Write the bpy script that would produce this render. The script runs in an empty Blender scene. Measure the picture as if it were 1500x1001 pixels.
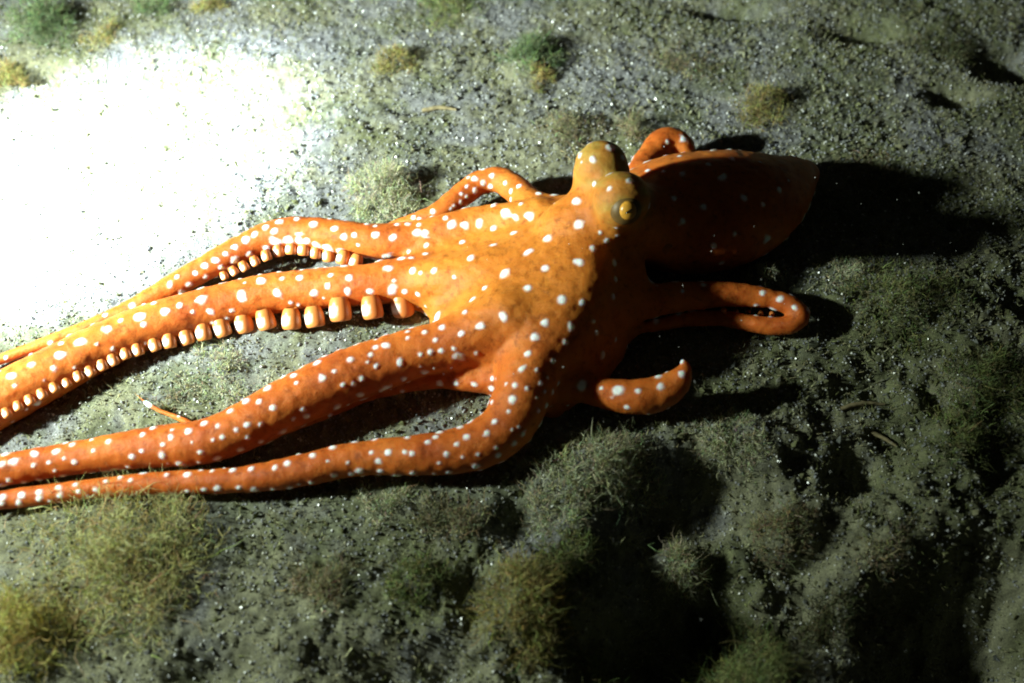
import bpy, math, random
import numpy as np
from mathutils import Vector
from mathutils.bvhtree import BVHTree

random.seed(7)
rng = np.random.default_rng(7)
sc = bpy.context.scene
COL = sc.collection

# ------------------------------------------------------------------ camera
PITCH = math.radians(52.0)
DIST = 0.83
LENS = 40.0
CAM = np.array([0.0, -DIST * math.cos(PITCH), DIST * math.sin(PITCH)])
FWD = np.array([0.0, math.cos(PITCH), -math.sin(PITCH)])
RGT = np.array([1.0, 0.0, 0.0])
UPV = np.array([0.0, math.sin(PITCH), math.cos(PITCH)])
cd = bpy.data.cameras.new('camera')
cam = bpy.data.objects.new('camera', cd)
COL.objects.link(cam)
cam.location = CAM
cam.rotation_euler = (math.pi / 2 - PITCH, 0, 0)
cd.lens = LENS
cd.sensor_width = 36
cd.clip_start = 0.01
cd.clip_end = 50
cd.dof.use_dof = True
cd.dof.focus_distance = 0.83
cd.dof.aperture_fstop = 4.0
sc.camera = cam

# ------------------------------------------------------------------ world: night water, almost no light of its own
w = bpy.data.worlds.new('World')
sc.world = w
w.use_nodes = True
bg = w.node_tree.nodes['Background']
bg.inputs[0].default_value = (0.36, 0.40, 0.34, 1)
bg.inputs[1].default_value = 0.022

# ------------------------------------------------------------------ the diver's torch: hot core, inner and outer spill of one lamp head
TORCH = Vector((-0.72, -0.13, 0.395))
def spot(name, aim, power, size_deg, blend, color, radius):
    l = bpy.data.lights.new(name, 'SPOT')
    l.energy = power
    l.spot_size = math.radians(size_deg)
    l.spot_blend = blend
    l.color = color
    l.shadow_soft_size = radius
    o = bpy.data.objects.new(name, l)
    COL.objects.link(o)
    o.location = TORCH
    o.rotation_euler = (Vector(aim) - TORCH).to_track_quat('-Z', 'Y').to_euler()
    return o
spot('torch_core', (-0.375, 0.150, 0.0), 640.0, 27.0, 0.70, (0.78, 0.92, 1.0), 0.028)
spot('torch_inner_spill', (-0.27, 0.20, 0.0), 114.0, 62.0, 1.0, (0.86, 1.0, 0.90), 0.026)
spot('torch_spill', (-0.25, 0.04, 0.0), 40.0, 122.0, 1.0, (0.86, 1.0, 0.84), 0.026)

sc.view_settings.view_transform = 'Standard'
sc.view_settings.look = 'None'
sc.view_settings.exposure = 0.0
sc.view_settings.gamma = 1.0
sc.render.engine = 'CYCLES'
sc.cycles.filter_width = 1.9
sc.cycles.max_bounces = 5
sc.cycles.use_denoising = True

# ------------------------------------------------------------------ helpers
def ray(px, py):
    s = 36.0 / LENS / 1500.0
    d = FWD + (px - 750.0) * s * RGT + (500.5 - py) * s * UPV
    return d
def P(px, py, h=0.0):
    d = ray(px, py)
    t = (h - CAM[2]) / d[2]
    return CAM + d * t
def px_m(p):
    "metres per photo pixel at a point"
    return float(np.dot(np.asarray(p) - CAM, FWD)) * 36.0 / LENS / 1500.0
def project(V):
    q = V - CAM
    dz = q @ FWD
    s = 36.0 / LENS / 1500.0
    return 750 + (q @ RGT) / dz / s, 500.5 - (q @ UPV) / dz / s, dz

def mesh_np(name, verts, faces, cols=None, smooth=True, attr='tint'):
    me = bpy.data.meshes.new(name)
    verts = np.ascontiguousarray(verts, dtype=np.float32)
    faces = np.ascontiguousarray(faces, dtype=np.int32)
    n, k = faces.shape
    me.vertices.add(len(verts))
    me.vertices.foreach_set('co', verts.ravel())
    me.loops.add(n * k)
    me.loops.foreach_set('vertex_index', faces.ravel())
    me.polygons.add(n)
    me.polygons.foreach_set('loop_start', np.arange(n, dtype=np.int32) * k)
    me.polygons.foreach_set('loop_total', np.full(n, k, dtype=np.int32))
    me.polygons.foreach_set('use_smooth', np.full(n, smooth, dtype=bool))
    me.update(calc_edges=True)
    if cols is not None:
        a = me.color_attributes.new(attr, 'FLOAT_COLOR', 'POINT')
        c = np.ones((len(verts), 4), dtype=np.float32)
        c[:, :3] = cols
        a.data.foreach_set('color', c.ravel())
    me.validate()
    return me
def link(name, me, mat=None, parent=None, **props):
    o = bpy.data.objects.new(name, me)
    COL.objects.link(o)
    if mat:
        me.materials.append(mat)
    if parent:
        o.parent = parent
    for k, v in props.items():
        o[k] = v
    return o

TAB = rng.random((256, 256)).astype(np.float32)
def vnoise(x, y, seed=0):
    x = x + seed * 37.17
    y = y + seed * 91.73
    xi = np.floor(x).astype(np.int64)
    yi = np.floor(y).astype(np.int64)
    fx = x - xi
    fy = y - yi
    fx = fx * fx * fx * (fx * (fx * 6 - 15) + 10)
    fy = fy * fy * fy * (fy * (fy * 6 - 15) + 10)
    a = TAB[xi & 255, yi & 255]
    b = TAB[(xi + 1) & 255, yi & 255]
    c = TAB[xi & 255, (yi + 1) & 255]
    d = TAB[(xi + 1) & 255, (yi + 1) & 255]
    return (a * (1 - fx) + b * fx) * (1 - fy) + (c * (1 - fx) + d * fx) * fy - 0.5
def sstep(a, b, x):
    t = np.clip((x - a) / (b - a), 0, 1)
    return t * t * (3 - 2 * t)

# hollows and mounds of the bed: photo pixel, radius (m), depth (m)
BUMPS = []
def bump(px, py, rx, ry, h):
    p = P(px, py)
    BUMPS.append((p[0], p[1], rx, ry, h))
for b in [(1005, 730, .052, .026, -.034), (970, 880, .060, .045, -.050), (1060, 900, .050, .05, -.045),
          (925, 955, .045, .03, -.03), (1400, 930, .075, .05, -.055), (1500, 960, .07, .06, -.05),
          (1255, 690, .022, .018, -.020), (1180, 790, .045, .014, -.022), (1190, 870, .025, .03, -.03),
          (770, 760, .020, .016, -.014), (610, 980, .050, .02, -.026), (320, 985, .03, .016, -.018),
          (1480, 95, .030, .02, -.028), (1270, 45, .040, .016, -.020), (1400, 140, .025, .014, -.018),
          (1080, 15, .04, .014, -.018), (700, 860, .014, .02, -.012),
          (50, 105, .030, .015, -.016), (600, 160, .02, .008, -.005),
          (880, 690, .040, .022, .017), (770, 870, .032, .026, .020), (1110, 930, .028, .03, .018),
          (880, 870, .02, .02, .016), (1010, 800, .016, .015, .018), (1150, 760, .014, .014, .013),
          (1070, 640, .040, .016, .006), (1330, 450, .06, .03, .006), (1440, 560, .05, .04, .008),
          (170, 800, .045, .035, .007), (25, 920, .025, .03, .006), (560, 275, .026, .018, .012),
          (1270, 800, .05, .025, .010), (1110, 150, .02, .012, .010), (775, 100, .02, .02, .010),
          (570, 90, .018, .010, .008), (840, 190, .03, .014, .006), (330, 540, .022, .012, .004),
          (60, 40, .03, .02, .014), (1120, 410, .016, .012, .010), (1215, 450, .012, .01, .006)]:
    bump(*b)
def ground_z(x, y, fine=True):
    z = 0.010 * vnoise(x * 9, y * 9, 1) + 0.006 * vnoise(x * 21, y * 21, 2)
    # rougher, lumpier bed to the right and towards the viewer
    px = 0.75 * x - y * 1.1
    rough = sstep(0.05, 0.32, px)
    z = z * (0.45 + 0.8 * rough)
    z += rough * (0.013 * vnoise(x * 22, y * 22, 3) + 0.010 * vnoise(x * 48, y * 48, 4) + 0.006 * vnoise(x * 105, y * 105, 9))
    z += (0.0026 + 0.003 * rough) * vnoise(x * 75, y * 75, 5)
    for bx, by, rx, ry, h in BUMPS:
        d = ((x - bx) / rx) ** 2 + ((y - by) / ry) ** 2
        z = z + h * np.exp(-d ** 1.3)
    if fine:
        lump = np.abs(vnoise(x * 150, y * 150, 6))
        fade = 1 - sstep(0, .08, np.maximum(np.maximum(x - .58, -.52 - x), np.maximum(y - .50, -.32 - y)))
        z += fade * (0.0030 + 0.002 * rough) * (0.30 - lump) + fade * 0.0019 * vnoise(x * 290, y * 290, 7) + fade * 0.0009 * vnoise(x * 520, y * 520, 8)
    return z

# ------------------------------------------------------------------ materials
def newmat(name):
    m = bpy.data.materials.new(name)
    m.use_nodes = True
    return m, m.node_tree.nodes, m.node_tree.links, m.node_tree.nodes['Principled BSDF']
def noise_node(N, L, scale, detail=4, rough=.6, vec=None):
    t = N.new('ShaderNodeTexNoise')
    t.inputs['Scale'].default_value = scale
    t.inputs['Detail'].default_value = detail
    t.inputs['Roughness'].default_value = rough
    if vec is None:
        tc = N.new('ShaderNodeTexCoord')
        vec = tc.outputs['Object']
    L.new(vec, t.inputs['Vector'])
    return t
def ramp(N, L, src, stops):
    r = N.new('ShaderNodeValToRGB')
    el = r.color_ramp.elements
    while len(el) < len(stops):
        el.new(0.5)
    for e, (p, c) in zip(el, stops):
        e.position = p
        e.color = (*c, 1)
    L.new(src, r.inputs[0])
    return r
def mix(N, L, fac, a, b, mode='MIX'):
    m = N.new('ShaderNodeMix')
    m.data_type = 'RGBA'
    m.blend_type = mode
    for sock, v in ((m.inputs[0], fac), (m.inputs[6], a), (m.inputs[7], b)):
        if isinstance(v, (int, float)):
            sock.default_value = v
        elif isinstance(v, tuple):
            sock.default_value = (*v, 1)
        else:
            L.new(v, sock)
    return m.outputs[2]
def bump_node(N, L, h, bsdf, strength, dist):
    b = N.new('ShaderNodeBump')
    b.inputs['Strength'].default_value = strength
    b.inputs['Distance'].default_value = dist
    L.new(h, b.inputs['Height'])
    L.new(b.outputs[0], bsdf.inputs['Normal'])

def mat_seabed():
    m, N, L, B = newmat('sediment')
    att = N.new('ShaderNodeAttribute'); att.attribute_name = 'tint'
    n1 = noise_node(N, L, 900, 3, .7)
    r1 = ramp(N, L, n1.outputs[0], [(.30, (.55, .55, .58)), (.5, (1, 1, 1)), (.68, (1.6, 1.6, 1.55))])
    c = mix(N, L, 1.0, att.outputs[0], r1.outputs[0], 'MULTIPLY')
    L.new(c, B.inputs['Base Color'])
    B.inputs['Roughness'].default_value = .7
    B.inputs['Specular IOR Level'].default_value = .35
    n3 = noise_node(N, L, 1300, 3, .7)
    bump_node(N, L, n3.outputs[0], B, .8, .0012)
    return m
def mat_tint(name, rough, spec, transl=0.0):
    m, N, L, B = newmat(name)
    att = N.new('ShaderNodeAttribute'); att.attribute_name = 'tint'
    n = noise_node(N, L, 400, 3)
    r = ramp(N, L, n.outputs[0], [(.3, (.7, .7, .7)), (.7, (1.25, 1.25, 1.2))])
    L.new(mix(N, L, 1.0, att.outputs[0], r.outputs[0], 'MULTIPLY'), B.inputs['Base Color'])
    B.inputs['Roughness'].default_value = rough
    B.inputs['Specular IOR Level'].default_value = spec
    if transl:
        out = [x for x in N if x.type == 'OUTPUT_MATERIAL'][0]
        t = N.new('ShaderNodeBsdfTranslucent')
        L.new(att.outputs[0], t.inputs[0])
        ms = N.new('ShaderNodeMixShader'); ms.inputs[0].default_value = transl
        L.new(B.outputs[0], ms.inputs[1]); L.new(t.outputs[0], ms.inputs[2])
        L.new(ms.outputs[0], out.inputs[0])
    return m
def mat_skin():
    m, N, L, B = newmat('octopus_skin')
    att = N.new('ShaderNodeAttribute'); att.attribute_name = 'tint'     # r spot, g olive eye mound, b web
    sep = N.new('ShaderNodeSeparateColor'); L.new(att.outputs[0], sep.inputs[0])
    n1 = noise_node(N, L, 28, 4, .6)
    arms = ramp(N, L, n1.outputs[0], [(.33, (.40, .082, .013)), (.52, (.53, .130, .019)), (.70, (.60, .175, .028))])
    web = ramp(N, L, n1.outputs[0], [(.30, (.42, .122, .014)), (.5, (.56, .180, .023)), (.70, (.63, .232, .034))])
    c = mix(N, L, sep.outputs[2], arms.outputs[0], web.outputs[0])
    n2 = noise_node(N, L, 170, 5, .7)
    fr = ramp(N, L, n2.outputs[0], [(.32, (.50, .40, .32)), (.47, (1, 1, 1)), (.75, (1.16, 1.12, 1.05))])
    c = mix(N, L, .8, c, fr.outputs[0], 'MULTIPLY')
    n4 = noise_node(N, L, 60, 4, .7)
    ol = ramp(N, L, n4.outputs[0], [(.3, (.26, .135, .022)), (.55, (.42, .25, .05)), (.75, (.52, .36, .10))])
    c = mix(N, L, sep.outputs[1], c, ol.outputs[0])
    c = mix(N, L, sep.outputs[0], c, (.86, .90, .96))
    L.new(c, B.inputs['Base Color'])
    B.inputs['Roughness'].default_value = .50
    B.inputs['Specular IOR Level'].default_value = .22
    B.inputs['Subsurface Weight'].default_value = .55
    B.inputs['Subsurface Radius'].default_value = (1.0, .35, .12)
    B.inputs['Subsurface Scale'].default_value = .011
    n3 = noise_node(N, L, 260, 6, .72)
    bump_node(N, L, n3.outputs[0], B, .55, .0016)
    return m
def mat_plain(name, col, rough=.5, spec=.4, sss=0.0, var=0.0, scale=60):
    m, N, L, B = newmat(name)
    n = noise_node(N, L, scale, 4)
    lo = tuple(max(0, x * (1 - var)) for x in col); hi = tuple(x * (1 + var) for x in col)
    r = ramp(N, L, n.outputs[0], [(.3, lo), (.7, hi)])
    L.new(r.outputs[0], B.inputs['Base Color'])
    B.inputs['Roughness'].default_value = rough
    B.inputs['Specular IOR Level'].default_value = spec
    if sss:
        B.inputs['Subsurface Weight'].default_value = sss
        B.inputs['Subsurface Radius'].default_value = (1, .4, .2)
        B.inputs['Subsurface Scale'].default_value = .004
    return m
M_bed = mat_seabed()
M_grain = mat_tint('sand_grain', .28, .6)
M_algae = mat_tint('algae', .65, .25, .45)
M_skin = mat_skin()
M_sucker = mat_tint('sucker_skin', .40, .4)
M_iris = mat_plain('eye_gold', (.58, .28, .035), .3, .5, 0, .35, 300)
M_pupil = mat_plain('eye_black', (.012, .008, .006), .15, .5)
M_lid = mat_plain('eye_ring', (.13, .075, .02), .5, .4, 0, .4, 150)
M_siph = mat_plain('siphon_skin', (.42, .13, .025), .45, .4, .3, .2, 120)
M_twig = mat_plain('twig', (.22, .18, .10), .8, .2, 0, .4, 300)
M_stone = mat_plain('stone', (.20, .20, .22), .6, .4, 0, .5, 200)

# ------------------------------------------------------------------ seabed sheet
def axis(lo, hi, step, far, grow=1.25):
    core = list(np.arange(lo, hi, step))
    a, d = [], step
    x = lo
    while x > -far:
        d *= grow; x -= d; a.append(x)
    b, d = [], step
    x = core[-1]
    while x < far:
        d *= grow; x += d; b.append(x)
    return np.array(a[::-1] + core + b)
def ground_tint(x, y):
    n = vnoise(x * 14, y * 14, 11) + .6 * vnoise(x * 37, y * 37, 12) + .4 * vnoise(x * 110, y * 110, 13)
    alg = sstep(-.10, .42, n + .30 * sstep(-.1, .35, x - .6 * y) + .20)
    base = np.array([.206, .206, .210])
    tan = np.array([.205, .200, .112])
    olive = np.array([.118, .132, .052])
    c = base + (tan - base) * (alg * .85)[..., None]
    o = sstep(.25, .7, vnoise(x * 24, y * 24, 15) + .5 * vnoise(x * 70, y * 70, 16) + .25 + .25 * sstep(0, .35, x))
    c = c + (olive - c) * (o * .7)[..., None]
    k = .80 + .5 * vnoise(x * 260, y * 260, 14)
    return c * k[..., None]
gx = axis(-0.54, 0.60, 0.0019, 4.0, 1.12)
gy = axis(-0.34, 0.52, 0.0019, 4.0, 1.12)
GX, GY = np.meshgrid(gx, gy, indexing='ij')
GZ = ground_z(GX, GY)
far = np.maximum(np.abs(GX) - .6, np.abs(GY) - .5).clip(0)
nx, ny = GX.shape
idx = np.arange(nx * ny).reshape(nx, ny)
F = np.stack([idx[:-1, :-1], idx[1:, :-1], idx[1:, 1:], idx[:-1, 1:]], -1).reshape(-1, 4)
V = np.stack([GX, GY, GZ], -1).reshape(-1, 3)
me = mesh_np('seabed', V, F, ground_tint(GX, GY).reshape(-1, 3))
link('seabed', me, M_bed, kind='structure', label='grey sandy seabed with olive algal film, lit by a torch from the left')

# ------------------------------------------------------------------ octopus body: signed distance field -> one mesh
VOX = 0.00115
B0 = np.array([-0.455, -0.165, -0.012]); B1 = np.array([0.275, 0.255, 0.128])
DIM = np.ceil((B1 - B0) / VOX).astype(int) + 1
AX = [B0[i] + VOX * np.arange(DIM[i]) for i in range(3)]
def smin(a, b, k):
    h = np.clip(.5 + .5 * (b - a) / k, 0, 1)
    return b + (a - b) * h - k * h * (1 - h)
def newfield():
    return np.full(DIM, 1.0, dtype=np.float32)
def window(lo, hi):
    i0 = np.clip(np.floor((lo - B0) / VOX).astype(int), 0, DIM - 1)
    i1 = np.clip(np.ceil((hi - B0) / VOX).astype(int) + 1, 1, DIM)
    return tuple(slice(a, max(b, a + 1)) for a, b in zip(i0, i1))
PAD = 0.014
def cone(field, a, b, ra, rb, flat=1.0, pad=PAD):
    r = max(ra, rb) + pad
    lo = np.minimum(a, b) - r; hi = np.maximum(a, b) + r
    w = window(lo, hi)
    X = AX[0][w[0]][:, None, None] - a[0]; Y = AX[1][w[1]][None, :, None] - a[1]; Z = AX[2][w[2]][None, None, :] - a[2]
    d = b - a; dd = float(d @ d) + 1e-12
    t = np.clip((X * d[0] + Y * d[1] + Z * d[2]) / dd, 0, 1)
    q = np.sqrt((X - t * d[0]) ** 2 + (Y - t * d[1]) ** 2 + ((Z - t * d[2]) / flat) ** 2) - (ra + t * (rb - ra))
    field[w] = np.minimum(field[w], q.astype(np.float32))
def catmull(pts, n=7):
    pts = np.asarray(pts, float)
    p = np.vstack([2 * pts[0] - pts[1], pts, 2 * pts[-1] - pts[-2]])
    out = []
    for i in range(1, len(p) - 2):
        for t in np.linspace(0, 1, n, endpoint=False):
            a, b, c, d = p[i - 1], p[i], p[i + 1], p[i + 2]
            out.append(.5 * (2 * b + (c - a) * t + (2 * a - 5 * b + 4 * c - d) * t * t + (3 * b - a - 3 * c + d) * t ** 3))
    out.append(p[-2])
    return np.array(out)
# arms: (px, py, centre height m, half width px)
ARMS = {
 'front_long': [(720, 400, 0.040, 30), (650, 408, 0.032, 30), (600, 412, 0.022, 30), (550, 416, 0.020, 30), (500, 420, 0.018, 30), (450, 425, 0.015, 30),
        (400, 430, 0.014, 30), (350, 440, 0.013, 30), (300, 453, 0.012, 31), (250, 468, 0.012, 32), (200, 485, 0.012, 33), (150, 507, 0.012, 34),
        (100, 533, 0.012, 36), (50, 560, 0.012, 38), (0, 587, 0.012, 39), (-60, 622, 0.012, 38), (-120, 655, 0.012, 36)],
 'back_long': [(790, 315, .048, 26), (740, 319, .042, 22), (700, 325, .036, 22), (660, 335, .031, 24), (620, 347, .026, 25), (560, 354, .024, 26), (500, 348, .024, 25), (455, 342, .024, 24),
        (420, 342, .023, 23), (385, 350, .022, 21), (350, 366, .019, 20), (310, 388, .016, 19), (270, 410, .013, 18), (230, 432, .011, 16), (180, 458, .009, 13),
        (120, 483, .008, 11), (60, 505, .008, 9), (0, 527, .007, 8), (-60, 552, .007, 7)],
 'loop': [(800, 320, .045, 24), (776, 300, .037, 22), (758, 280, .031, 21), (733, 264, .028, 19), (706, 267, .025, 18), (683, 281, .023, 18), (662, 298, .021, 17), (640, 314, .019, 16), (605, 325, .016, 12), (570, 332, .012, 6)],
 'rear': [(935, 252, .03, 18), (954, 230, .026, 21), (968, 214, .026, 23), (983, 209, .026, 22), (997, 216, .024, 20), (1008, 230, .02, 14)],
 'middle_long': [(740, 461, .048, 36), (700, 484, .040, 36), (650, 505, .032, 36), (600, 520, .029, 37), (550, 537, .027, 39), (500, 555, .026, 40), (450, 578, .024, 39),
        (400, 603, .022, 38), (350, 629, .020, 35), (300, 647, .018, 33), (250, 653, .016, 32), (200, 658, .015, 29), (150, 665, .014, 26), (100, 673, .013, 24),
        (50, 681, .013, 24), (0, 690, .013, 24), (-80, 704, .012, 22)],
 'lower_curve': [(850, 400, .046, 34), (826, 450, .043, 38), (801, 500, .038, 41), (778, 545, .033, 43), (763, 585, .028, 42), (742, 624, .022, 39), (706, 650, .019, 36),
        (660, 662, .018, 33), (600, 668, .018, 29), (550, 670, .017, 26), (500, 676, .016, 25), (450, 688, .015, 24), (400, 697, .014, 22), (350, 703, .013, 19),
        (300, 706, .012, 18), (250, 707, .011, 17), (150, 715, .010, 15), (80, 723, .010, 15), (0, 733, .009, 14), (-80, 744, .009, 13)],
 'short_curl': [(820, 560, .020, 26), (850, 568, .018, 21), (890, 577, .020, 23), (930, 582, .021, 26), (963, 577, .022, 26), (985, 566, .026, 22), (999, 551, .031, 15), (1003, 538, .035, 8), (1001, 530, .037, 4)],
 'hidden_thin': [(800, 555, .012, 20), (740, 560, .012, 18), (700, 559, .012, 17), (650, 556, .010, 14), (600, 562, .009, 13), (540, 576, .008, 12), (470, 606, .007, 11),
        (400, 632, .007, 10), (330, 648, .007, 8), (285, 624, .009, 5.5), (255, 610, .009, 4.5), (230, 600, .009, 3.5), (210, 587, .010, 2.4), (197, 576, .011, 1.2)],
 'right_loop': [(890, 452, .030, 30), (930, 446, .024, 26), (980, 437, .023, 23), (1040, 432, .022, 20), (1090, 433, .021, 17), (1130, 438, .021, 14), (1157, 448, .020, 15), (1170, 464, .017, 16), (1150, 477, .013, 14), (1110, 476, .011, 13), (1060, 467, .010, 12), (1010, 468, .009, 11), (960, 477, .008, 9), (920, 486, .008, 5)],
}
ARMPTS = {}
F_arms = newfield()
for name, pts in ARMS.items():
    q = []
    for px, py, h, r in pts:
        p = P(px, py, h)
        q.append((*p, r * px_m(p)))
    q = catmull(q, 8)
    ARMPTS[name] = q
    lo = (q[:, :3] - q[:, 3:4]).min(0) - .02; hi = (q[:, :3] + q[:, 3:4]).max(0) + .02
    fa = newfield()
    for a, b in zip(q[:-1], q[1:]):
        cone(fa, a[:3], b[:3], a[3], b[3])
    w = window(lo, hi)
    F_arms[w] = smin(F_arms[w], fa[w], .0016)
    del fa

# head, eye mounds and mantle
F_core = newfield()
def chain(field, pts, k, flat=1.0):
    q = []
    for px, py, h, r in pts:
        p = P(px, py, h); q.append((*p, r * px_m(p)))
    q = catmull(q, 6)
    f = newfield()
    for a, b in zip(q[:-1], q[1:]):
        cone(f, a[:3], b[:3], a[3], b[3], flat, .02)
    w = window((q[:, :3] - q[:, 3:4]).min(0) - .025, (q[:, :3] + q[:, 3:4]).max(0) + .025)
    field[w] = smin(field[w], f[w], k)
    return q
MANTLE = [(935, 318, .031, 66), (965, 314, .031, 84), (1000, 313, .031, 99), (1030, 310, .030, 100), (1063, 303, .028, 95), (1094, 294, .025, 82), (1120, 284, .023, 66),
          (1144, 271, .021, 49), (1162, 261, .020, 35), (1176, 254, .019, 24)]
qm = chain(F_core, MANTLE, .004, .74)
chain(F_core, [(835, 335, .060, 44), (875, 318, .068, 48), (905, 322, .066, 48), (940, 326, .050, 56)], .012)
chain(F_core, [(878, 285, .074, 34), (880, 262, .085, 40), (881, 247, .095, 40)], .010)       # far eye mound
chain(F_core, [(898, 305, .080, 34), (906, 298, .091, 39), (911, 292, .101, 41)], .009)       # near eye mound
chain(F_core, [(905, 365, .046, 26), (922, 400, .040, 24), (926, 425, .034, 19)], .008)       # lobe under the head
chain(F_core, [(955, 345, .044, 30), (975, 360, .038, 26), (988, 376, .032, 18)], .008)       # funnel mound

# web: draped tent between the arms
WEBH = [(640, 372, .034), (690, 350, .040), (740, 325, .042), (775, 303, .044), (810, 295, .052), (840, 300, .062), (870, 330, .078),
        (640, 402, .037), (700, 388, .052), (760, 360, .062), (810, 350, .070), (866, 376, .073), (850, 380, .073), (856, 420, .069), (830, 420, .068), (838, 460, .061), (812, 460, .061), (800, 500, .051),
        (775, 545, .037), (634, 450, .026), (680, 440, .045), (730, 430, .058), (780, 420, .066), (650, 490, .038), (700, 486, .049), (745, 486, .055),
        (700, 525, .028), (728, 530, .032), (890, 400, .066), (906, 440, .050), (916, 480, .028), (878, 455, .056), (858, 495, .047), (895, 520, .024),
        (840, 520, .045), (860, 560, .023), (810, 570, .024), (800, 590, .018), (930, 430, .032), (830, 570, .018)]
WEBPOLY = [(560, 386, .026), (610, 366, .030), (650, 342, .034), (690, 318, .036), (740, 303, .040), (772, 290, .042), (800, 286, .048), (832, 278, .058), (870, 290, .068), (915, 330, .058), (935, 380, .048),
           (938, 425, .030), (930, 470, .018), (915, 515, .012), (885, 556, .012), (850, 572, .015), (815, 592, .018), (775, 580, .028),
           (733, 556, .030), (722, 538, .030), (700, 531, .028), (668, 532, .028), (640, 520, .030), (640, 480, .026), (629, 462, .022), (627, 448, .020), (618, 436, .022), (590, 425, .024), (560, 400, .025)]
A = np.array([P(*p) for p in WEBH + WEBPOLY])
def tps(r2):
    return .5 * r2 * np.log(r2 + 1e-12)
n = len(A)
S = 20.0
xy = A[:, :2] * S
K = tps(((xy[:, None] - xy[None]) ** 2).sum(-1)) + np.eye(n) * .02
Pm = np.hstack([np.ones((n, 1)), xy])
LHS = np.block([[K, Pm], [Pm.T, np.zeros((3, 3))]])
sol = np.linalg.solve(LHS, np.concatenate([A[:, 2], np.zeros(3)]))
poly = np.array([P(*p)[:2] for p in WEBPOLY])
w = window(np.array([poly[:, 0].min() - .02, poly[:, 1].min() - .02, -.02]), np.array([poly[:, 0].max() + .02, poly[:, 1].max() + .02, .11]))
X2, Y2 = np.meshgrid(AX[0][w[0]], AX[1][w[1]], indexing='ij')
H = sol[n] + sol[n + 1] * X2 * S + sol[n + 2] * Y2 * S
for i in range(n):
    H += sol[i] * tps((X2 * S - xy[i, 0]) ** 2 + (Y2 * S - xy[i, 1]) ** 2)
def blur(a, n, it):
    for _ in range(it):
        for ax in (0, 1):
            p = np.pad(a, [(n, n) if k == ax else (0, 0) for k in (0, 1)], mode='edge')
            c = np.cumsum(np.insert(p, 0, 0, axis=ax), axis=ax)
            w_ = 2 * n + 1
            a = (np.take(c, range(w_, c.shape[ax]), ax) - np.take(c, range(0, c.shape[ax] - w_), ax)) / w_
    return a
H = blur(H, 4, 3)
gxh, gyh = np.gradient(H, VOX)
sl = np.sqrt(1 + gxh ** 2 + gyh ** 2)
sd = np.full(X2.shape, 1e9); ins = np.zeros(X2.shape, bool)
for (x0, y0), (x1, y1) in zip(poly, np.roll(poly, -1, 0)):
    ex, ey = x1 - x0, y1 - y0
    t = np.clip(((X2 - x0) * ex + (Y2 - y0) * ey) / (ex * ex + ey * ey), 0, 1)
    sd = np.minimum(sd, np.hypot(X2 - x0 - t * ex, Y2 - y0 - t * ey))
    c = ((y0 > Y2) != (y1 > Y2)) & (X2 < (x1 - x0) * (Y2 - y0) / (y1 - y0 + 1e-12) + x0)
    ins ^= c
sd = np.where(ins, -sd, sd)
Zw = AX[2][w[2]][None, None, :]
dz = np.maximum((Zw - H[..., None]) / sl[..., None], (H[..., None] - .024 - Zw) / sl[..., None])
kk = .007
dw = -smin(-dz, -np.broadcast_to(sd[..., None], dz.shape), kk)
F_web = newfield()
F_web[w] = np.minimum(dw, 1.0).astype(np.float32)
del dz, dw
F_core = smin(F_core, F_web, .010)
FLD = smin(F_arms, F_core, .011)
del F_arms, F_core, F_web

def surface_nets(Fd):
    n0, n1, n2 = Fd.shape
    ins = Fd < 0
    cs = np.zeros((n0 - 1, n1 - 1, n2 - 1), np.uint8)
    corners = [(i, j, k) for i in (0, 1) for j in (0, 1) for k in (0, 1)]
    for i, j, k in corners:
        cs += ins[i:n0 - 1 + i, j:n1 - 1 + j, k:n2 - 1 + k]
    act = np.argwhere((cs > 0) & (cs < 8))
    vid = np.full(cs.shape, -1, np.int32)
    vid[tuple(act.T)] = np.arange(len(act))
    val = np.stack([Fd[act[:, 0] + i, act[:, 1] + j, act[:, 2] + k] for i, j, k in corners], 1)
    pos = np.zeros((len(act), 3)); cnt = np.zeros(len(act))
    for a in range(8):
        for b in range(a + 1, 8):
            ca, cb = np.array(corners[a]), np.array(corners[b])
            if np.abs(ca - cb).sum() != 1:
                continue
            va, vb = val[:, a], val[:, b]
            cr = (va < 0) != (vb < 0)
            t = np.where(cr, va / np.where(cr, va - vb, 1), 0)
            pos += np.where(cr[:, None], ca + t[:, None] * (cb - ca), 0)
            cnt += cr
    pos = act + pos / cnt[:, None]
    V = B0 + pos * VOX
    quads = []
    for ax in range(3):
        s0 = [slice(None)] * 3; s1 = [slice(None)] * 3
        s0[ax] = slice(0, -1); s1[ax] = slice(1, None)
        u, v = [(1, 2), (2, 0), (0, 1)][ax]
        d0 = ins[tuple(s0)]; d1 = ins[tuple(s1)]
        e = np.argwhere(d0 != d1)
        e = e[(e[:, u] > 0) & (e[:, v] > 0) & (e[:, u] < Fd.shape[u] - 1) & (e[:, v] < Fd.shape[v] - 1)]
        fl = d0[tuple(e.T)]
        def cid(du, dv):
            c = e.copy(); c[:, u] += du; c[:, v] += dv
            return vid[tuple(c.T)]
        q = np.stack([cid(-1, -1), cid(0, -1), cid(0, 0), cid(-1, 0)], 1)
        q[~fl] = q[~fl][:, ::-1]
        quads.append(q)
    return V, np.vstack(quads)
BV, BF = surface_nets(FLD)
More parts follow.
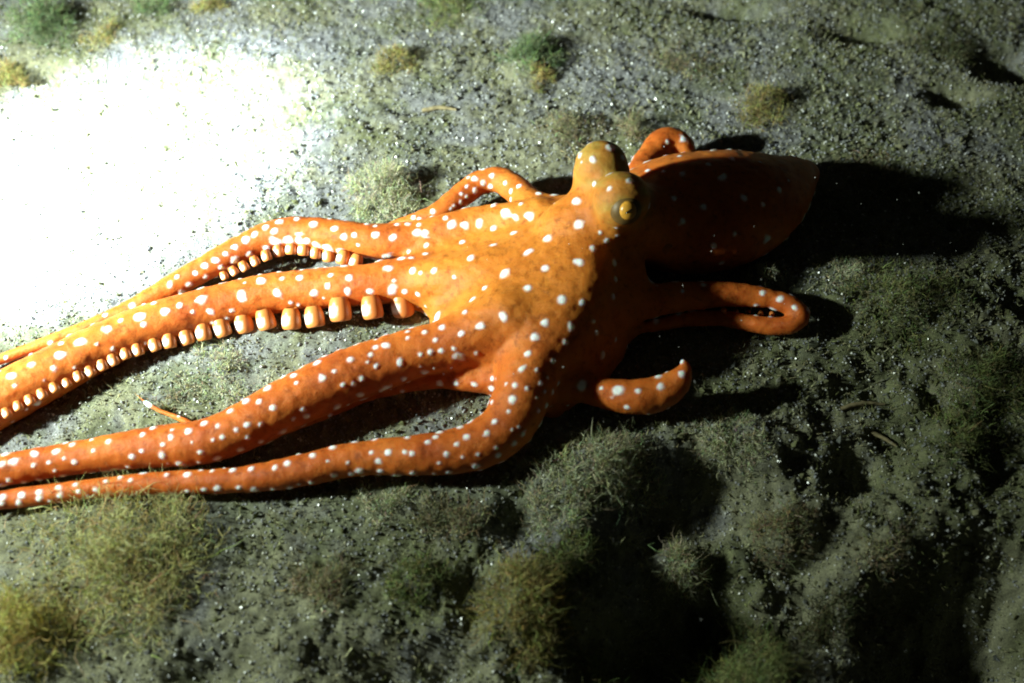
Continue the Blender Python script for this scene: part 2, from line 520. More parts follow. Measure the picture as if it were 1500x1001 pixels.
# normals from the field
def grad_at(V):
    q = np.clip(np.round((V - B0) / VOX).astype(int), 1, DIM - 2)
    g = np.stack([FLD[q[:, 0] + 1, q[:, 1], q[:, 2]] - FLD[q[:, 0] - 1, q[:, 1], q[:, 2]],
                  FLD[q[:, 0], q[:, 1] + 1, q[:, 2]] - FLD[q[:, 0], q[:, 1] - 1, q[:, 2]],
                  FLD[q[:, 0], q[:, 1], q[:, 2] + 1] - FLD[q[:, 0], q[:, 1], q[:, 2] - 1]], 1)
    return g / (np.linalg.norm(g, axis=1, keepdims=True) + 1e-9)
# a little Laplacian smoothing
E = np.vstack([BF[:, [0, 1]], BF[:, [1, 2]], BF[:, [2, 3]], BF[:, [3, 0]]])
def lap(V):
    acc = np.zeros_like(V); c = np.zeros(len(V))
    for k in range(3):
        acc[:, k] = np.bincount(E[:, 0], V[E[:, 1], k], len(V)) + np.bincount(E[:, 1], V[E[:, 0], k], len(V))
    c = np.bincount(E[:, 0], minlength=len(V)) + np.bincount(E[:, 1], minlength=len(V))
    return acc / np.maximum(c, 1)[:, None]
for _ in range(3):
    BV = BV + .5 * (lap(BV) - BV)
    BV = BV - .3 * (lap(BV) - BV) * 0
NRM = grad_at(BV)
for _ in range(4):
    NRM = .5 * NRM + .5 * lap(NRM)
NRM /= np.linalg.norm(NRM, axis=1, keepdims=True) + 1e-9
PX, PY, PD = project(BV)
facing = ((CAM - BV) * NRM).sum(1) > 0

bvh = BVHTree.FromPolygons([tuple(v) for v in BV.tolist()], BF.tolist())
def hit(px, py):
    d = ray(px, py); d = d / np.linalg.norm(d)
    loc, nor, i, dist = bvh.ray_cast(Vector(CAM), Vector(d))
    if loc is not None:
        return np.array(loc)
    return None

SPOTS = [
 # web and head
 (844,295,8),(848,329,8),(813,285,6),(790,284,5),(871,270,4),(868,233,7),(893,276,6),(802,349,7),(776,317,7),(773,369,7),(799,393,8),(849,384,8),(869,363,6),
 (889,352,4),(879,341,3),(754,341,6),(723,359,7),(689,378,6),(738,402,8),(773,423,7),(710,422,5),(692,439,7),(681,458,5),(736,463,7),(704,477,6),(675,490,5),
 (823,441,8),(797,473,6),(783,494,6),(774,517,6),(764,541,6),(853,444,6),(838,479,6),(828,502,4),(870,471,4),(874,488,6),(883,519,6),(810,530,5),(740,313,9),
 (756,318,5),(763,299,4),(723,335,7),(702,329,7),(681,329,6),(662,329,6),(652,319,5),(677,355,6),(624,373,6),(636,396,7),(604,396,6),(570,394,7),(665,406,4),
 (569,376,8),(588,379,5),(574,426,8),(592,428,4),(611,431,3),(640,465,6),(620,462,6),(648,480,5),(622,487,6),(600,474,5),(597,495,4),(566,487,7),(564,506,6),
 (630,516,5),(616,520,4),(646,513,4),(587,532,6),(623,546,8),(592,555,6),(672,522,8),(577,347,6),(611,340,6),(624,341,6),(582,329,4),(596,328,5),(606,319,4),
 (614,321,4),(633,318,4),(635,310,4),(686,260,3),(695,261,5),(708,269,5),(721,257,4),(719,273,5),(740,268,4),(748,280,5),(760,273,3),(748,292,5),(696,279,5),
 (683,274,3),(676,284,3),(684,288,4),(675,296,4),(665,302,3),(683,302,4),(661,306,3),(726,286,4),(727,294,4),(723,301,4),
 # back arm
 (408,325,6),(435,321,5),(459,327,6),(484,321,4),(490,335,5),(519,344,6),(538,328,4),(550,331,4),(550,345,5),(389,333,6),(373,343,6),(518,375,8),(500,368,7),
 (480,364,7),(462,358,7),(405,355,8),(424,352,8),(438,352,8),(450,353,7),(548,380,7),(382,411,6),(413,409,4),(438,407,6),(485,403,4),(512,407,6),(442,393,5),
 (464,390,5),(478,390,5),(503,387,6),(408,396,5),(381,399,3),(407,430,6),(461,428,6),(509,426,6),(541,427,6),(360,352,6),(345,362,5),(330,372,5),(316,381,5),(300,390,5),(286,400,5),
 # middle arm
 (523,504,7),(474,520,6),(466,531,6),(441,537,6),(431,550,6),(434,561,4),(415,552,6),(513,527,5),(565,506,6),(543,520,4),(539,531,3),(551,537,4),(474,554,6),
 (530,554,5),(503,564,4),(592,557,5),(528,579,6),(565,569,8),(494,597,8),(444,600,6),(450,610,5),(415,632,7),(400,598,4),(645,561,5),(668,562,5),(696,564,5),
 (754,565,6),(751,585,6),(745,603,5),(725,618,5),(713,634,5),(684,640,5),(668,651,4),(625,648,5),(654,665,5),(677,670,4),(604,665,4),(592,663,4),(569,663,5),
 (544,663,5),(644,633,6),(673,626,5),(689,616,6),(704,605,4),(714,591,6),(720,569,5),(597,641,6),(550,639,7),(519,648,6),(487,656,6),(458,667,6),(421,679,6),
 (402,685,5),(480,676,3),(510,678,2),(490,697,6),(526,690,6),(557,690,6),(604,693,6),(636,694,4),(657,692,6),(697,682,6),(730,667,6),(727,656,4),(766,636,5),
 (760,626,3),(750,630,3),(700,666,3),(789,601,4),(809,575,4),(792,561,4),(802,553,3),(455,707,5),(424,715,6),
 (393,568,6),(360,588,6),(337,603,6),(300,620,6),(276,633,5),(252,630,4),(251,641,4),(238,651,4),(209,637,6),(225,627,5),(160,647,5),(193,669,5),(207,661,4),
 (312,645,4),(326,641,5),(346,630,4),(381,622,5),(399,598,5),(382,647,4),(352,659,6),(319,671,7),(293,663,4),(291,678,4),(263,679,8),(211,692,8),(179,690,5),
 (176,700,4),(153,691,6),(109,678,4),(71,678,4),(49,682,3),(21,676,7),(52,665,6),(81,662,6),(97,648,5),(134,644,4),(57,703,6),(35,706,5),(92,697,5),(4,711,6),
 (1,680,5),(32,725,5),(4,729,5),(3,739,5),(28,736,5),(57,721,5),(57,732,5),(85,714,5),(87,727,5),(111,710,5),(115,721,4),(140,718,4),(244,696,4),(274,696,5),
 (274,720,5),(299,718,4),(319,715,6),(311,690,4),(340,689,5),(368,687,6),(402,686,5),(350,715,5),(372,718,6),(400,717,5),
 # front long arm
 (295,439,7),(241,456,7),(204,465,7),(158,482,8),(119,500,8),(87,521,8),(19,551,7),(47,534,6),(263,448,5),(353,434,7),(351,405,5),(177,470,4),(265,429,5),(226,444,4),
 (278,417,5),(317,408,4),(302,405,4),(323,392,5),(343,383,6),(366,371,5),(392,364,6),(404,353,6),
 # mantle
 (1059,260,8),(1045,360,5),(987,292,6),(1000,324,7),(1071,233,5),(1070,213,6),(1000,255,6),(972,251,4),(995,229,5),(1043,221,5),(1037,241,6),(1031,303,6),(1090,290,6),
 (1076,343,5),(1056,386,6),(1118,300,5),(1141,279,6),(1113,238,4),(1138,227,4),(1155,265,4),(1124,350,7),(1001,204,7),(949,250,4),(1028,412,6),(1161,217,5),(978,208,3),
 (895,216,8),(912,232,4),(924,264,6),(904,334,4),(905,345,3),(888,354,4),(868,364,6),(899,385,5),(902,409,5),(898,434,5),(986,403,9),
 (902,497,5),(921,509,5),(792,562,5),(852,565,8),(905,573,9),(935,573,6),(967,567,6),(999,530,5),(999,548,5),(976,543,4),(964,552,8),(881,569,3),
 (1117,431,5),(1143,438,5),(1163,451,4),(1133,453,6),(1107,447,5),(1108,458,5),(1056,454,4),(1080,454,4),(999,427,4),(1030,417,5),(1128,463,4),(918,596,4),(950,606,4),(980,600,4),
]
SUCK = [(589,446,16.5),(545,450,17),(498,453,16.5),(460,459,15.4),(426,462,15.3),(388,463,14.6),(355,468,14),(323,475,13),(296,482,12),(271,490,11.5),(246,496,10.5),(225,502,9.5),
        (200,510,8.5),(182,516,8),(164,525,8),(148,533,7.5),(130,542,7.5),(113,549,7.5),(96,559,7),(78,566,7),(60,575,7),(42,584,7),(25,593,7),(8,603,7),(-10,612,7)]
spot_m = np.zeros(len(BV), np.float32)
def paint(c, r, soft=.50):
    lo = c - 1.6 * r
    sel = np.where((np.abs(BV - c) < 1.6 * r).all(1))[0]
    if not len(sel):
        return
    d = np.linalg.norm(BV[sel] - c, axis=1) / r * (1 + .9 * vnoise(BV[sel, 0] * 210, (BV[sel, 1] + BV[sel, 2]) * 210, 41))
    spot_m[sel] = np.maximum(spot_m[sel], 1 - sstep(1 - soft, 1 + soft, d))
placed = []
for px, py, r in SPOTS:
    h = hit(px, py)
    if h is None:
        d = (PX - px) ** 2 + (PY - py) ** 2 + 400 * (~facing)
        i = int(np.argmin(d))
        if d[i] > 60 ** 2:
            continue
        h = BV[i]
    placed.append(h)
    paint(h, max(r, 3.4) * .76 * px_m(h))
# small flecks between the big spots on the arms
vis = rng.permutation(np.where(facing & (BV[:, 2] > .006) & (np.hypot(PX - 780, PY - 380) > 150) & (PX < 860))[0])[:900]
PLv = list(placed); nfl = 0
for i in vis:
    c = BV[i]
    if nfl < 150 and min(np.linalg.norm(np.array(PLv) - c, axis=1)) > .0062:
        PLv.append(c); nfl += 1; paint(c, .0009 + .0009 * random.random(), .6)
placed = PLv
# spots on the sides the photograph does not show
PL = list(placed)
cand = rng.permutation(np.where(~facing & (BV[:, 2] > .008))[0])[:1500]
for i in cand:
    c = BV[i]
    if min(np.linalg.norm(np.array(PL) - c, axis=1)) > .011:
        PL.append(c); paint(c, .0024 + .0012 * random.random())

# eye mound, web masks
def seg_mask(px, py, h, r):
    c = P(px, py, h)
    return 1 - sstep(.75, 1.25, np.linalg.norm(BV - c, axis=1) / r)
olive = (.75 + .9 * vnoise(BV[:, 0] * 130, (BV[:, 1] + BV[:, 2]) * 130, 44)).clip(0, 1) * (BV[:, 2] > .05) * np.maximum(1 - sstep(30, 50, np.hypot(PX - 880, PY - 240)), 1 - sstep(34, 52, np.hypot(PX - 912, PY - 294)))
cw = P(790, 380, .05)
webm = 1 - sstep(.045, .10, np.hypot((BV[:, 0] - cw[0]) * .8, BV[:, 1] - cw[1]))
BV = BV + NRM * (spot_m * .0006)[:, None]
# faint wrinkles across the skin
wr = vnoise(BV[:, 0] * 190, BV[:, 1] * 190 + BV[:, 2] * 120, 21)
BV = BV + NRM * (wr * .0007)[:, None]
body_me = mesh_np('body', BV, BF, np.stack([spot_m, olive, webm], 1))

octopus = bpy.data.objects.new('octopus', None)
COL.objects.link(octopus)
ob = P(800, 450, 0.0)
octopus.location = ob
octopus['label'] = 'orange octopus with white spots crawling over the seabed with long arms trailing left'
octopus['category'] = 'octopus'
from mathutils import Matrix
def child(o, parent):
    o.parent = parent
    o.matrix_parent_inverse = Matrix.Identity(4)
def part(name, me, mat, parent=octopus, origin=None):
    o = bpy.data.objects.new(name, me)
    COL.objects.link(o)
    if mat and not me.materials:
        me.materials.append(mat)
    o.parent = parent
    return o
body = part('body', body_me, M_skin)
body.location = -Vector(ob)

def lathe(prof, n=20):
    "prof: list of (r, z)"
    v, f = [], []
    for r, z in prof:
        for k in range(n):
            a = 2 * math.pi * k / n
            v.append((r * math.cos(a), r * math.sin(a), z))
    for i in range(len(prof) - 1):
        for k in range(n):
            f.append((i * n + k, i * n + (k + 1) % n, (i + 1) * n + (k + 1) % n, (i + 1) * n + k))
    return np.array(v), np.array(f)
# eye: a dark ring, gold iris and slit pupil set on the near mound
e_h = hit(919, 308)
c_m = P(911, 292, .101)
e_n = Vector(e_h - c_m).normalized()
e_n = (e_n * .5 + Vector(CAM - e_h).normalized() * .7 + Vector((.15, 0, 0))).normalized()
eye_rot = e_n.to_track_quat('Z', 'Y')
v, f = lathe([(.0001, .0036), (.0035, .0034), (.0062, .0028), (.0088, .0010), (.0104, -.0014), (.0112, -.005)], 28)
eye = part('eye', mesh_np('eye', v, f), M_lid)
eye.location = Vector(e_h) - Vector(ob) - e_n * .0012
eye.rotation_euler = eye_rot.to_euler()
v, f = lathe([(.0001, .0062), (.0022, .0060), (.0044, .0051), (.0056, .0036), (.0058, .0020)], 28)
iris = part('iris', mesh_np('iris', v * np.array([1, 1.12, 1]), f), M_iris, eye)
v, f = lathe([(.0001, .0069), (.0010, .0067), (.0019, .0060), (.0022, .0045)], 20)
pupil = part('pupil', mesh_np('pupil', v * np.array([1.5, .42, 1]), f), M_pupil, eye)
pupil.rotation_euler = (0, 0, .5)

# suckers along the front arm, cups seen from the side
v, f = lathe([(.60, -1.25), (.80, -1.0), (.93, -.6), (.99, -.15), (1.0, .25), (.98, .58), (.92, .80), (.80, .91), (.66, .90), (.48, .72), (.20, .60), (.001, .56)], 22)
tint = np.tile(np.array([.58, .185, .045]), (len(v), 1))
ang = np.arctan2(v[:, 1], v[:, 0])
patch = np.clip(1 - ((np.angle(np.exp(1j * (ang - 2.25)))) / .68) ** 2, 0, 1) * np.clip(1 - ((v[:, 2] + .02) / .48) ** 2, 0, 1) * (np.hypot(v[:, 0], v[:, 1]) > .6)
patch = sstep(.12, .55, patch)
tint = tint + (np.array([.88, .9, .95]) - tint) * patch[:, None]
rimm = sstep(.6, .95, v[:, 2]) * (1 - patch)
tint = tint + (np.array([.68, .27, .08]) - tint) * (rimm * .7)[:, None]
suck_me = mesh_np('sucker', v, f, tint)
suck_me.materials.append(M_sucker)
q1 = ARMPTS['front_long']
def put_sucker(px, py, r, q, down=1.0):
    # nearest arm centre in the picture, then the cup sits on the arm's lower flank, mouth to the sand
    ax_, ay_, _ = project(q[:, :3])
    i = int(np.argmin((ax_ - px) ** 2 + (ay_ - py) ** 2))
    c = q[i, :3]
    i0, i1 = max(0, i - 2), min(len(q) - 1, i + 2)
    tan_ = Vector(q[i1, :3] - q[i0, :3]).normalized()
    h = c[2] - .10 * q[i, 3]
    p = hit(px, py)
    if p is None:
        p = P(px, py, h)
    out = Vector(p - c); out = (out - tan_ * out.dot(tan_)).normalized()
    zdir = (out * .70 + Vector((0, -.15, -.75)) * down).normalized()
    zdir = (zdir - tan_ * zdir.dot(tan_)).normalized()
    xdir = -tan_
    ydir = zdir.cross(xdir)
    R = Matrix((xdir, ydir, zdir)).transposed()
    p = p + np.array(zdir) * r * px_m(p) * (.50 if r < 15 else .15)
    s = r * px_m(p) * random.uniform(.98, 1.12)
    zdir = (zdir + Vector((random.uniform(-.14, .14), random.uniform(-.1, .1), 0))).normalized()
    xdir = (xdir - zdir * xdir.dot(zdir)).normalized(); ydir = zdir.cross(xdir); R = Matrix((xdir, ydir, zdir)).transposed()
    o = bpy.data.objects.new('sucker', suck_me)
    COL.objects.link(o)
    o.parent = octopus
    o.matrix_local = Matrix.Translation(Vector(p) - Vector(ob)) @ R.to_4x4() @ Matrix.Diagonal((s, s, s, 1))
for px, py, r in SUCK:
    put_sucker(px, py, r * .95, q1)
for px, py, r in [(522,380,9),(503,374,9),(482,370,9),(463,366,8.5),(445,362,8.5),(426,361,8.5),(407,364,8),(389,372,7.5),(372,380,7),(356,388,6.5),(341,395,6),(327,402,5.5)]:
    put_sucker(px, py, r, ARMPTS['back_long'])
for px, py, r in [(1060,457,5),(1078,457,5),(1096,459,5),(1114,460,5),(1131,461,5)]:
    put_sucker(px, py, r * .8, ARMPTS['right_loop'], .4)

# siphon: short funnel on the side of the mantle
v, f = lathe([(.0075, -.006), (.0072, .004), (.0062, .012), (.0056, .0165), (.0050, .0172), (.0042, .0165), (.0040, .010), (.0001, .008)], 22)
s_h = hit(975, 362)
siph = part('siphon', mesh_np('siphon', v, f), M_siph)
sd_ = Vector((.70, -.50, -.30)).normalized()
siph.location = Vector(s_h) - Vector(ob) - sd_ * .009 - Vector(CAM - s_h).normalized() * .0036
siph.scale = (.75, .75, .75)
siph.rotation_euler = sd_.to_track_quat('Z', 'Y').to_euler()

# ------------------------------------------------------------------ sand grains (stuff)
def view_points(n, hb=0):
    "random points over the bed in view, spread evenly on the ground"
    x = rng.uniform(-.54, .60, n); y = rng.uniform(-.34, .50, n)
    return x, y
NG = 118000
x, y = view_points(NG)
z = ground_z(x, y)
s = (.00045 + .0009 * rng.random(NG) ** 2.2)
oct_v = np.array([(1, 0, 0), (-1, 0, 0), (0, 1, 0), (0, -1, 0), (0, 0, 1), (0, 0, -1)], float)
oct_f = np.array([(0, 2, 4), (2, 1, 4), (1, 3, 4), (3, 0, 4), (2, 0, 5), (1, 2, 5), (3, 1, 5), (0, 3, 5)])
def rand_rot(n):
    q = rng.normal(size=(n, 4)); q /= np.linalg.norm(q, axis=1, keepdims=True)
    w_, a, b, c = q.T
    return np.stack([np.stack([1 - 2 * (b * b + c * c), 2 * (a * b - c * w_), 2 * (a * c + b * w_)], -1),
                     np.stack([2 * (a * b + c * w_), 1 - 2 * (a * a + c * c), 2 * (b * c - a * w_)], -1),
                     np.stack([2 * (a * c - b * w_), 2 * (b * c + a * w_), 1 - 2 * (a * a + b * b)], -1)], 1)
R = rand_rot(NG)
sc3 = rng.uniform(.6, 1.3, (NG, 6, 1))
gv = np.einsum('nij,kj->nki', R, oct_v) * s[:, None, None] * sc3
gv += np.stack([x, y, z + s * .35], -1)[:, None]
gf = (oct_f[None] + 6 * np.arange(NG)[:, None, None]).reshape(-1, 3)
pal = np.array([(.30, .30, .33), (.24, .23, .16), (.14, .14, .09), (.62, .62, .62), (.20, .21, .24), (.16, .16, .17)])
pc = pal[rng.choice(6, NG, p=[.28, .22, .18, .08, .16, .08])] * rng.uniform(.8, 1.2, (NG, 1))
link('sand_grains', mesh_np('sand_grains', gv.reshape(-1, 3), gf, np.repeat(pc, 6, 0), smooth=False), M_grain, kind='stuff',
     label='grey and tan sand grains and shell grit scattered over the seabed')

# flocs and crumbs of algae-coated sediment (stuff)
NC = 32000
x, y = view_points(NC)
dens = vnoise(x * 18, y * 18, 51) + .7 * vnoise(x * 55, y * 55, 52) + .55 * sstep(-.25, .30, x - .8 * y) - .10
keep = rng.random(NC) < sstep(-.2, .6, dens)
x, y = x[keep], y[keep]; NC = len(x)
z = ground_z(x, y)
s = .0009 + .0018 * rng.random(NC) ** 2.5
gv = np.einsum('nij,kj->nki', rand_rot(NC), oct_v * np.array([1.3, .8, .55])) * s[:, None, None] * rng.uniform(.6, 1.4, (NC, 6, 1))
gv += np.stack([x, y, z + s * .4], -1)[:, None]
gf = (oct_f[None] + 6 * np.arange(NC)[:, None, None]).reshape(-1, 3)
pal = np.array([(.26, .25, .15), (.20, .21, .10), (.30, .30, .24), (.20, .20, .11), (.22, .23, .22)])
pc = pal[rng.choice(5, NC)] * rng.uniform(.75, 1.25, (NC, 1))
link('sediment_crumbs', mesh_np('sediment_crumbs', gv.reshape(-1, 3), gf, np.repeat(pc, 6, 0), smooth=False), M_algae, kind='stuff',
     label='olive and tan crumbs of algae covered sediment on the seabed')

# ------------------------------------------------------------------ algae filaments
def filaments(root, dirn, length, width, curl, col, segs=3, sides=3):
    "thin tapering three-sided threads"
    n = len(root)
    d = dirn / np.linalg.norm(dirn, axis=1, keepdims=True)
    p = root.copy()
    rings = []
    side = np.cross(d, rng.normal(size=(n, 3))); side /= np.linalg.norm(side, axis=1, keepdims=True) + 1e-9
    other = np.cross(d, side)
    for k in range(segs + 1):
        t = k / segs
        wd = width * (1 - .75 * t)
        ring = np.stack([p + wd[:, None] * (math.cos(a) * side + math.sin(a) * other) for a in np.arange(sides) * 2 * math.pi / sides], 1)
        rings.append(ring)
        d = d + curl[:, None] * rng.normal(size=(n, 3)) * .8
        d /= np.linalg.norm(d, axis=1, keepdims=True)
        p = p + d * (length / segs)[:, None]
    V = np.stack(rings, 1)                      # n, segs+1, sides, 3
    per = (segs + 1) * sides
    f = []
    for k in range(segs):
        for j in range(sides):
            f.append((k * sides + j, k * sides + (j + 1) % sides, (k + 1) * sides + (j + 1) % sides, (k + 1) * sides + j))
    f = np.array(f)
    Fa = (f[None] + per * np.arange(n)[:, None, None]).reshape(-1, 4)
    return V.reshape(-1, 3), Fa, np.repeat(col, per, 0)

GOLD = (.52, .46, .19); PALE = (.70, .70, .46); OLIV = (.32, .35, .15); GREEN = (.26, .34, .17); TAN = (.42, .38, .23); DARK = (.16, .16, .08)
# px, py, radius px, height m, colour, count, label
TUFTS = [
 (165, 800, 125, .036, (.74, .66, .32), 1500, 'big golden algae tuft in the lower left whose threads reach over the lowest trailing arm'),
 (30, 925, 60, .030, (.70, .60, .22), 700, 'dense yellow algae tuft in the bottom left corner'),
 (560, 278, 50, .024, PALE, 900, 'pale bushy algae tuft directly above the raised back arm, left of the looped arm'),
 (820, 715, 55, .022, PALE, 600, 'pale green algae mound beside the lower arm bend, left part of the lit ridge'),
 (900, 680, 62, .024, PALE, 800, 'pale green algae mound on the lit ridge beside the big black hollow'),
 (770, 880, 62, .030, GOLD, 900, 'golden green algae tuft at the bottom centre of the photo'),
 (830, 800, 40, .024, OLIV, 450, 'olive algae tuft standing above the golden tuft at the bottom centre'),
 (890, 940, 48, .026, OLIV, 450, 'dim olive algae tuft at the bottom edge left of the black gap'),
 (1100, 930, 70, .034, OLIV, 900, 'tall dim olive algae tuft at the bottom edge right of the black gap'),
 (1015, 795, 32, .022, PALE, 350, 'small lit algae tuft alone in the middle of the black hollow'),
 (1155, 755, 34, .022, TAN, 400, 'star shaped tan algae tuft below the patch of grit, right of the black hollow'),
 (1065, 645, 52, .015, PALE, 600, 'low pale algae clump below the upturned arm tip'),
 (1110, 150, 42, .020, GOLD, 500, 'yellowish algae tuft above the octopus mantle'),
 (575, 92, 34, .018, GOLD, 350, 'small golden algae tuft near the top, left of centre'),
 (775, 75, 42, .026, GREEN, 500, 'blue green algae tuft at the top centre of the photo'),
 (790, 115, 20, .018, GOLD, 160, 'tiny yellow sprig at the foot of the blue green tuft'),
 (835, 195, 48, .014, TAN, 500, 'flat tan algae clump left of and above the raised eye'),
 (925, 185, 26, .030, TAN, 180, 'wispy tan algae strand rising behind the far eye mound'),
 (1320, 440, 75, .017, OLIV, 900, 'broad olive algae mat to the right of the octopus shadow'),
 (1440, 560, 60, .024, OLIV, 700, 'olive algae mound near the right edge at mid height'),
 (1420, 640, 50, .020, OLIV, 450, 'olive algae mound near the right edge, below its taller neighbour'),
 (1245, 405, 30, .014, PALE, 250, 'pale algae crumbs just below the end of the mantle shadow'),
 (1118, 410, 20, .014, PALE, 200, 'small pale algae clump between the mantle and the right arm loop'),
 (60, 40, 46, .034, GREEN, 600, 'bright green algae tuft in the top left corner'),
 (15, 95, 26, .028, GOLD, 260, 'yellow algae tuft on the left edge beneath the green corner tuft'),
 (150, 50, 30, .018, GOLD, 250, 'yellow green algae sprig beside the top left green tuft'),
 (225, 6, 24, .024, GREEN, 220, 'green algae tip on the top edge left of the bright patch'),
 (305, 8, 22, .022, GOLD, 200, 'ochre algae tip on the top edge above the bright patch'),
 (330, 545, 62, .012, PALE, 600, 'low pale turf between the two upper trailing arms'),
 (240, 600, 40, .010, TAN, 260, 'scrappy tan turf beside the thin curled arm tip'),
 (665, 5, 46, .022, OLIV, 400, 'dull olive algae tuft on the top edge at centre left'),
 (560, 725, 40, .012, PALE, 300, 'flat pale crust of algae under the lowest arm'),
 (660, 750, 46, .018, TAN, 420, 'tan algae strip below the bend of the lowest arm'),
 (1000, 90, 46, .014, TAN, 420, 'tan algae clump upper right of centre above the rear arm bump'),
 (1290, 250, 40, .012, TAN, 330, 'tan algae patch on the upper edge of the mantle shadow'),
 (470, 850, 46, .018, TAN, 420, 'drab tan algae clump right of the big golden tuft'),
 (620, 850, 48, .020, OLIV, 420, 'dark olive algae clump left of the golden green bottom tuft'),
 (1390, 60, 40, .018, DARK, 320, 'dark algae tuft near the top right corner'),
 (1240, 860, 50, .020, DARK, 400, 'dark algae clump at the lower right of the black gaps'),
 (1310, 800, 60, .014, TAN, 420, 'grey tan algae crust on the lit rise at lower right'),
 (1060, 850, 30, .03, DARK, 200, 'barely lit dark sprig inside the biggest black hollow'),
]
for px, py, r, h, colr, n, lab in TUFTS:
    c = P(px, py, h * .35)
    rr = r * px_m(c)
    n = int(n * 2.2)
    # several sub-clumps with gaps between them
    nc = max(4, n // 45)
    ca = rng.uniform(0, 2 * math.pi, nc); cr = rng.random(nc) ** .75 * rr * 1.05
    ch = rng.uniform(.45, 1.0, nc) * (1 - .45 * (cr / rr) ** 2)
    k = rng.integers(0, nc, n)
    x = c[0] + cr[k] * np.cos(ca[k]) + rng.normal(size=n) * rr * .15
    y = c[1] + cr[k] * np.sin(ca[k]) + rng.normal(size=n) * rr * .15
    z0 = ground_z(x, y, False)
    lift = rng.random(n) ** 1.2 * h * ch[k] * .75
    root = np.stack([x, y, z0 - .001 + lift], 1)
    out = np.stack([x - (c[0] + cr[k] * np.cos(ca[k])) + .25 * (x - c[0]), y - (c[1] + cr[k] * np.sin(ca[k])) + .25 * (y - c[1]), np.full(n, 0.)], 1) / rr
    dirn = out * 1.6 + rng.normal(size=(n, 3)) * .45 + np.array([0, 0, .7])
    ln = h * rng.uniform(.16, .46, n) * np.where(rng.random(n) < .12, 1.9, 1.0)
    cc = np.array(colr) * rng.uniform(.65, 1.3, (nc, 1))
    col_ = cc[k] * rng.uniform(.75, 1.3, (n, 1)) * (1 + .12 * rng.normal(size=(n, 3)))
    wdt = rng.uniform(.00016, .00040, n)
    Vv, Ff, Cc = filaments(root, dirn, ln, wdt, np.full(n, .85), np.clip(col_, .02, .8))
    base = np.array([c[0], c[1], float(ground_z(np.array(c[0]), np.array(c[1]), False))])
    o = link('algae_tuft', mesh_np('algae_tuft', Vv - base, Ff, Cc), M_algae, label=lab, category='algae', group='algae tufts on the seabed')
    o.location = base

# short turf (stuff)
NT = 105000
x, y = view_points(NT)
dens = vnoise(x * 16, y * 16, 31) + .7 * vnoise(x * 45, y * 45, 32) + .40 * sstep(-.15, .30, x - .7 * y) + .08
keep = rng.random(NT) < sstep(-.15, .55, dens)
x, y = x[keep], y[keep]; n = len(x)
z = ground_z(x, y, False)
palt = np.array([TAN, OLIV, PALE, DARK, (.22, .23, .20)])
pc = palt[rng.choice(5, n, p=[.36, .30, .14, .08, .12])] * rng.uniform(.7, 1.3, (n, 1))
Vv, Ff, Cc = filaments(np.stack([x, y, z - .001], 1), rng.normal(size=(n, 3)) * .8 + np.array([0, 0, .55]), rng.uniform(.003, .0085, n),
                       rng.uniform(.0003, .0008, n), np.full(n, .8), pc, segs=2)
link('algal_turf', mesh_np('algal_turf', Vv, Ff, Cc), M_algae, kind='stuff', label='short olive and tan algal turf covering the seabed')

# drifting particles caught by the beam over the shaded ground (stuff)
NP_ = 260
x = rng.uniform(-.05, .45, NP_); y = rng.uniform(-.25, .25, NP_); z = .012 + .10 * rng.random(NP_) ** 1.5
s = .00030 + .00045 * rng.random(NP_) ** 2
gv = np.einsum('nij,kj->nki', rand_rot(NP_), oct_v) * s[:, None, None] + np.stack([x, y, z], -1)[:, None]
gf = (oct_f[None] + 6 * np.arange(NP_)[:, None, None]).reshape(-1, 3)
link('drifting_particles', mesh_np('drifting_particles', gv.reshape(-1, 3), gf, np.full((NP_ * 6, 3), .6), smooth=False), M_grain, kind='stuff',
     label='pale particles drifting in the water above the seabed')

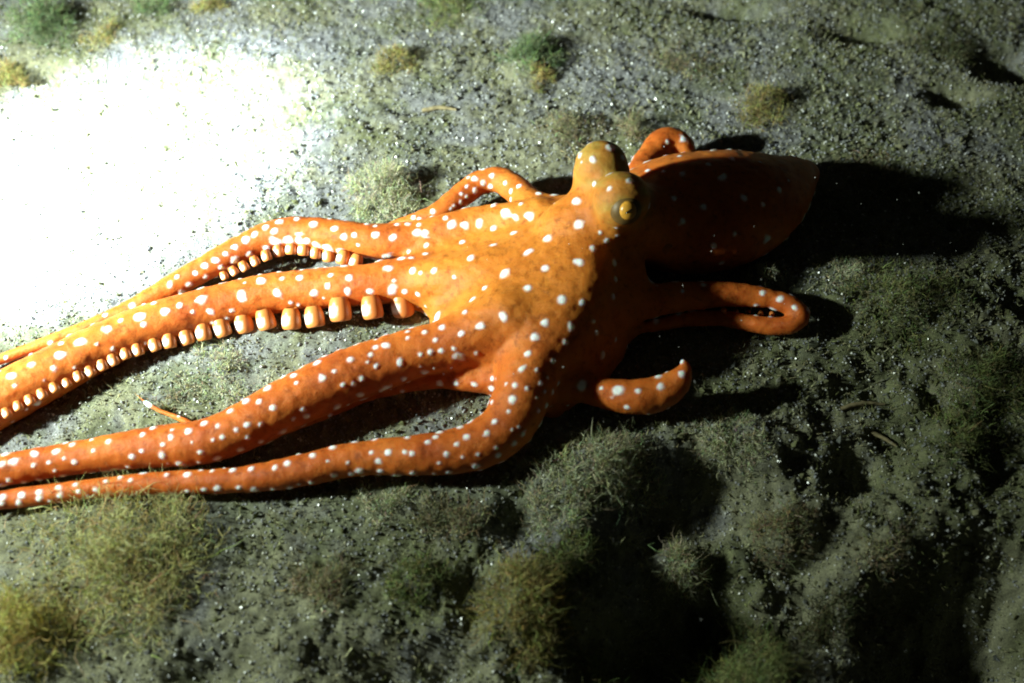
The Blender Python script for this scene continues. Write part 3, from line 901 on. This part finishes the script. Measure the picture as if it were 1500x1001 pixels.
# ------------------------------------------------------------------ loose things: twigs and stone chips
def twig(px0, py0, px1, py1, r, label, h=.004):
    a, b = P(px0, py0, h), P(px1, py1, h)
    mid = (a + b) / 2 + np.array([0, .002, .001])
    q = catmull([(*a, r), (*mid, r * .9), (*b, r * .5)], 6)
    d = (b - a) / np.linalg.norm(b - a)
    s = np.cross(d, [0, 0, 1]); u = np.cross(s, d)
    V = []
    for i, p in enumerate(q):
        for k in range(7):
            t = 2 * math.pi * k / 7
            rr_ = p[3] * (1 + .25 * random.uniform(-1, 1))
            V.append(p[:3] + rr_ * (math.cos(t) * s + math.sin(t) * u))
    Fq = [(i * 7 + k, i * 7 + (k + 1) % 7, (i + 1) * 7 + (k + 1) % 7, (i + 1) * 7 + k) for i in range(len(q) - 1) for k in range(7)]
    V = np.array(V)
    zb = np.array([*mid[:2], float(ground_z(np.array(mid[0]), np.array(mid[1]), False))])
    o = link('twig', mesh_np('twig', V - mid, np.array(Fq)), M_twig, label=label, category='twig')
    o.location = (mid[0], mid[1], zb[2] + .0015 + r * .6)
twig(618, 160, 668, 158, .0022, 'short tan stick lying on the sand above the looped arm')
twig(1235, 590, 1300, 583, .0018, 'thin dark stick on the grit right of the upturned arm tip')
twig(1265, 615, 1320, 638, .0018, 'thin slanting stick just below the other stick on the right')
def stone(px, py, r, label):
    c = P(px, py)
    v = []
    n1, n2 = 7, 10
    for i in range(n1):
        th = math.pi * (i + .5) / n1
        for k in range(n2):
            ph = 2 * math.pi * k / n2
            rr_ = r * (1 + random.uniform(-.28, .28))
            v.append((rr_ * math.sin(th) * math.cos(ph), rr_ * .8 * math.sin(th) * math.sin(ph), rr_ * .7 * math.cos(th)))
    f = [(i * n2 + k, i * n2 + (k + 1) % n2, (i + 1) * n2 + (k + 1) % n2, (i + 1) * n2 + k) for i in range(n1 - 1) for k in range(n2)]
    o = link('stone', mesh_np('stone', np.array(v), np.array(f), smooth=False), M_stone, label=label, category='stone')
    o.location = (c[0], c[1], float(ground_z(np.array(c[0]), np.array(c[1]), False)) + r * .25)
stone(214, 368, .0042, 'small dark stone chip in the brightest patch above the front arm')
stone(175, 200, .0022, 'tiny dark chip in the upper part of the brightest patch')
stone(290, 103, .0036, 'small brown stone at the upper rim of the brightest patch')
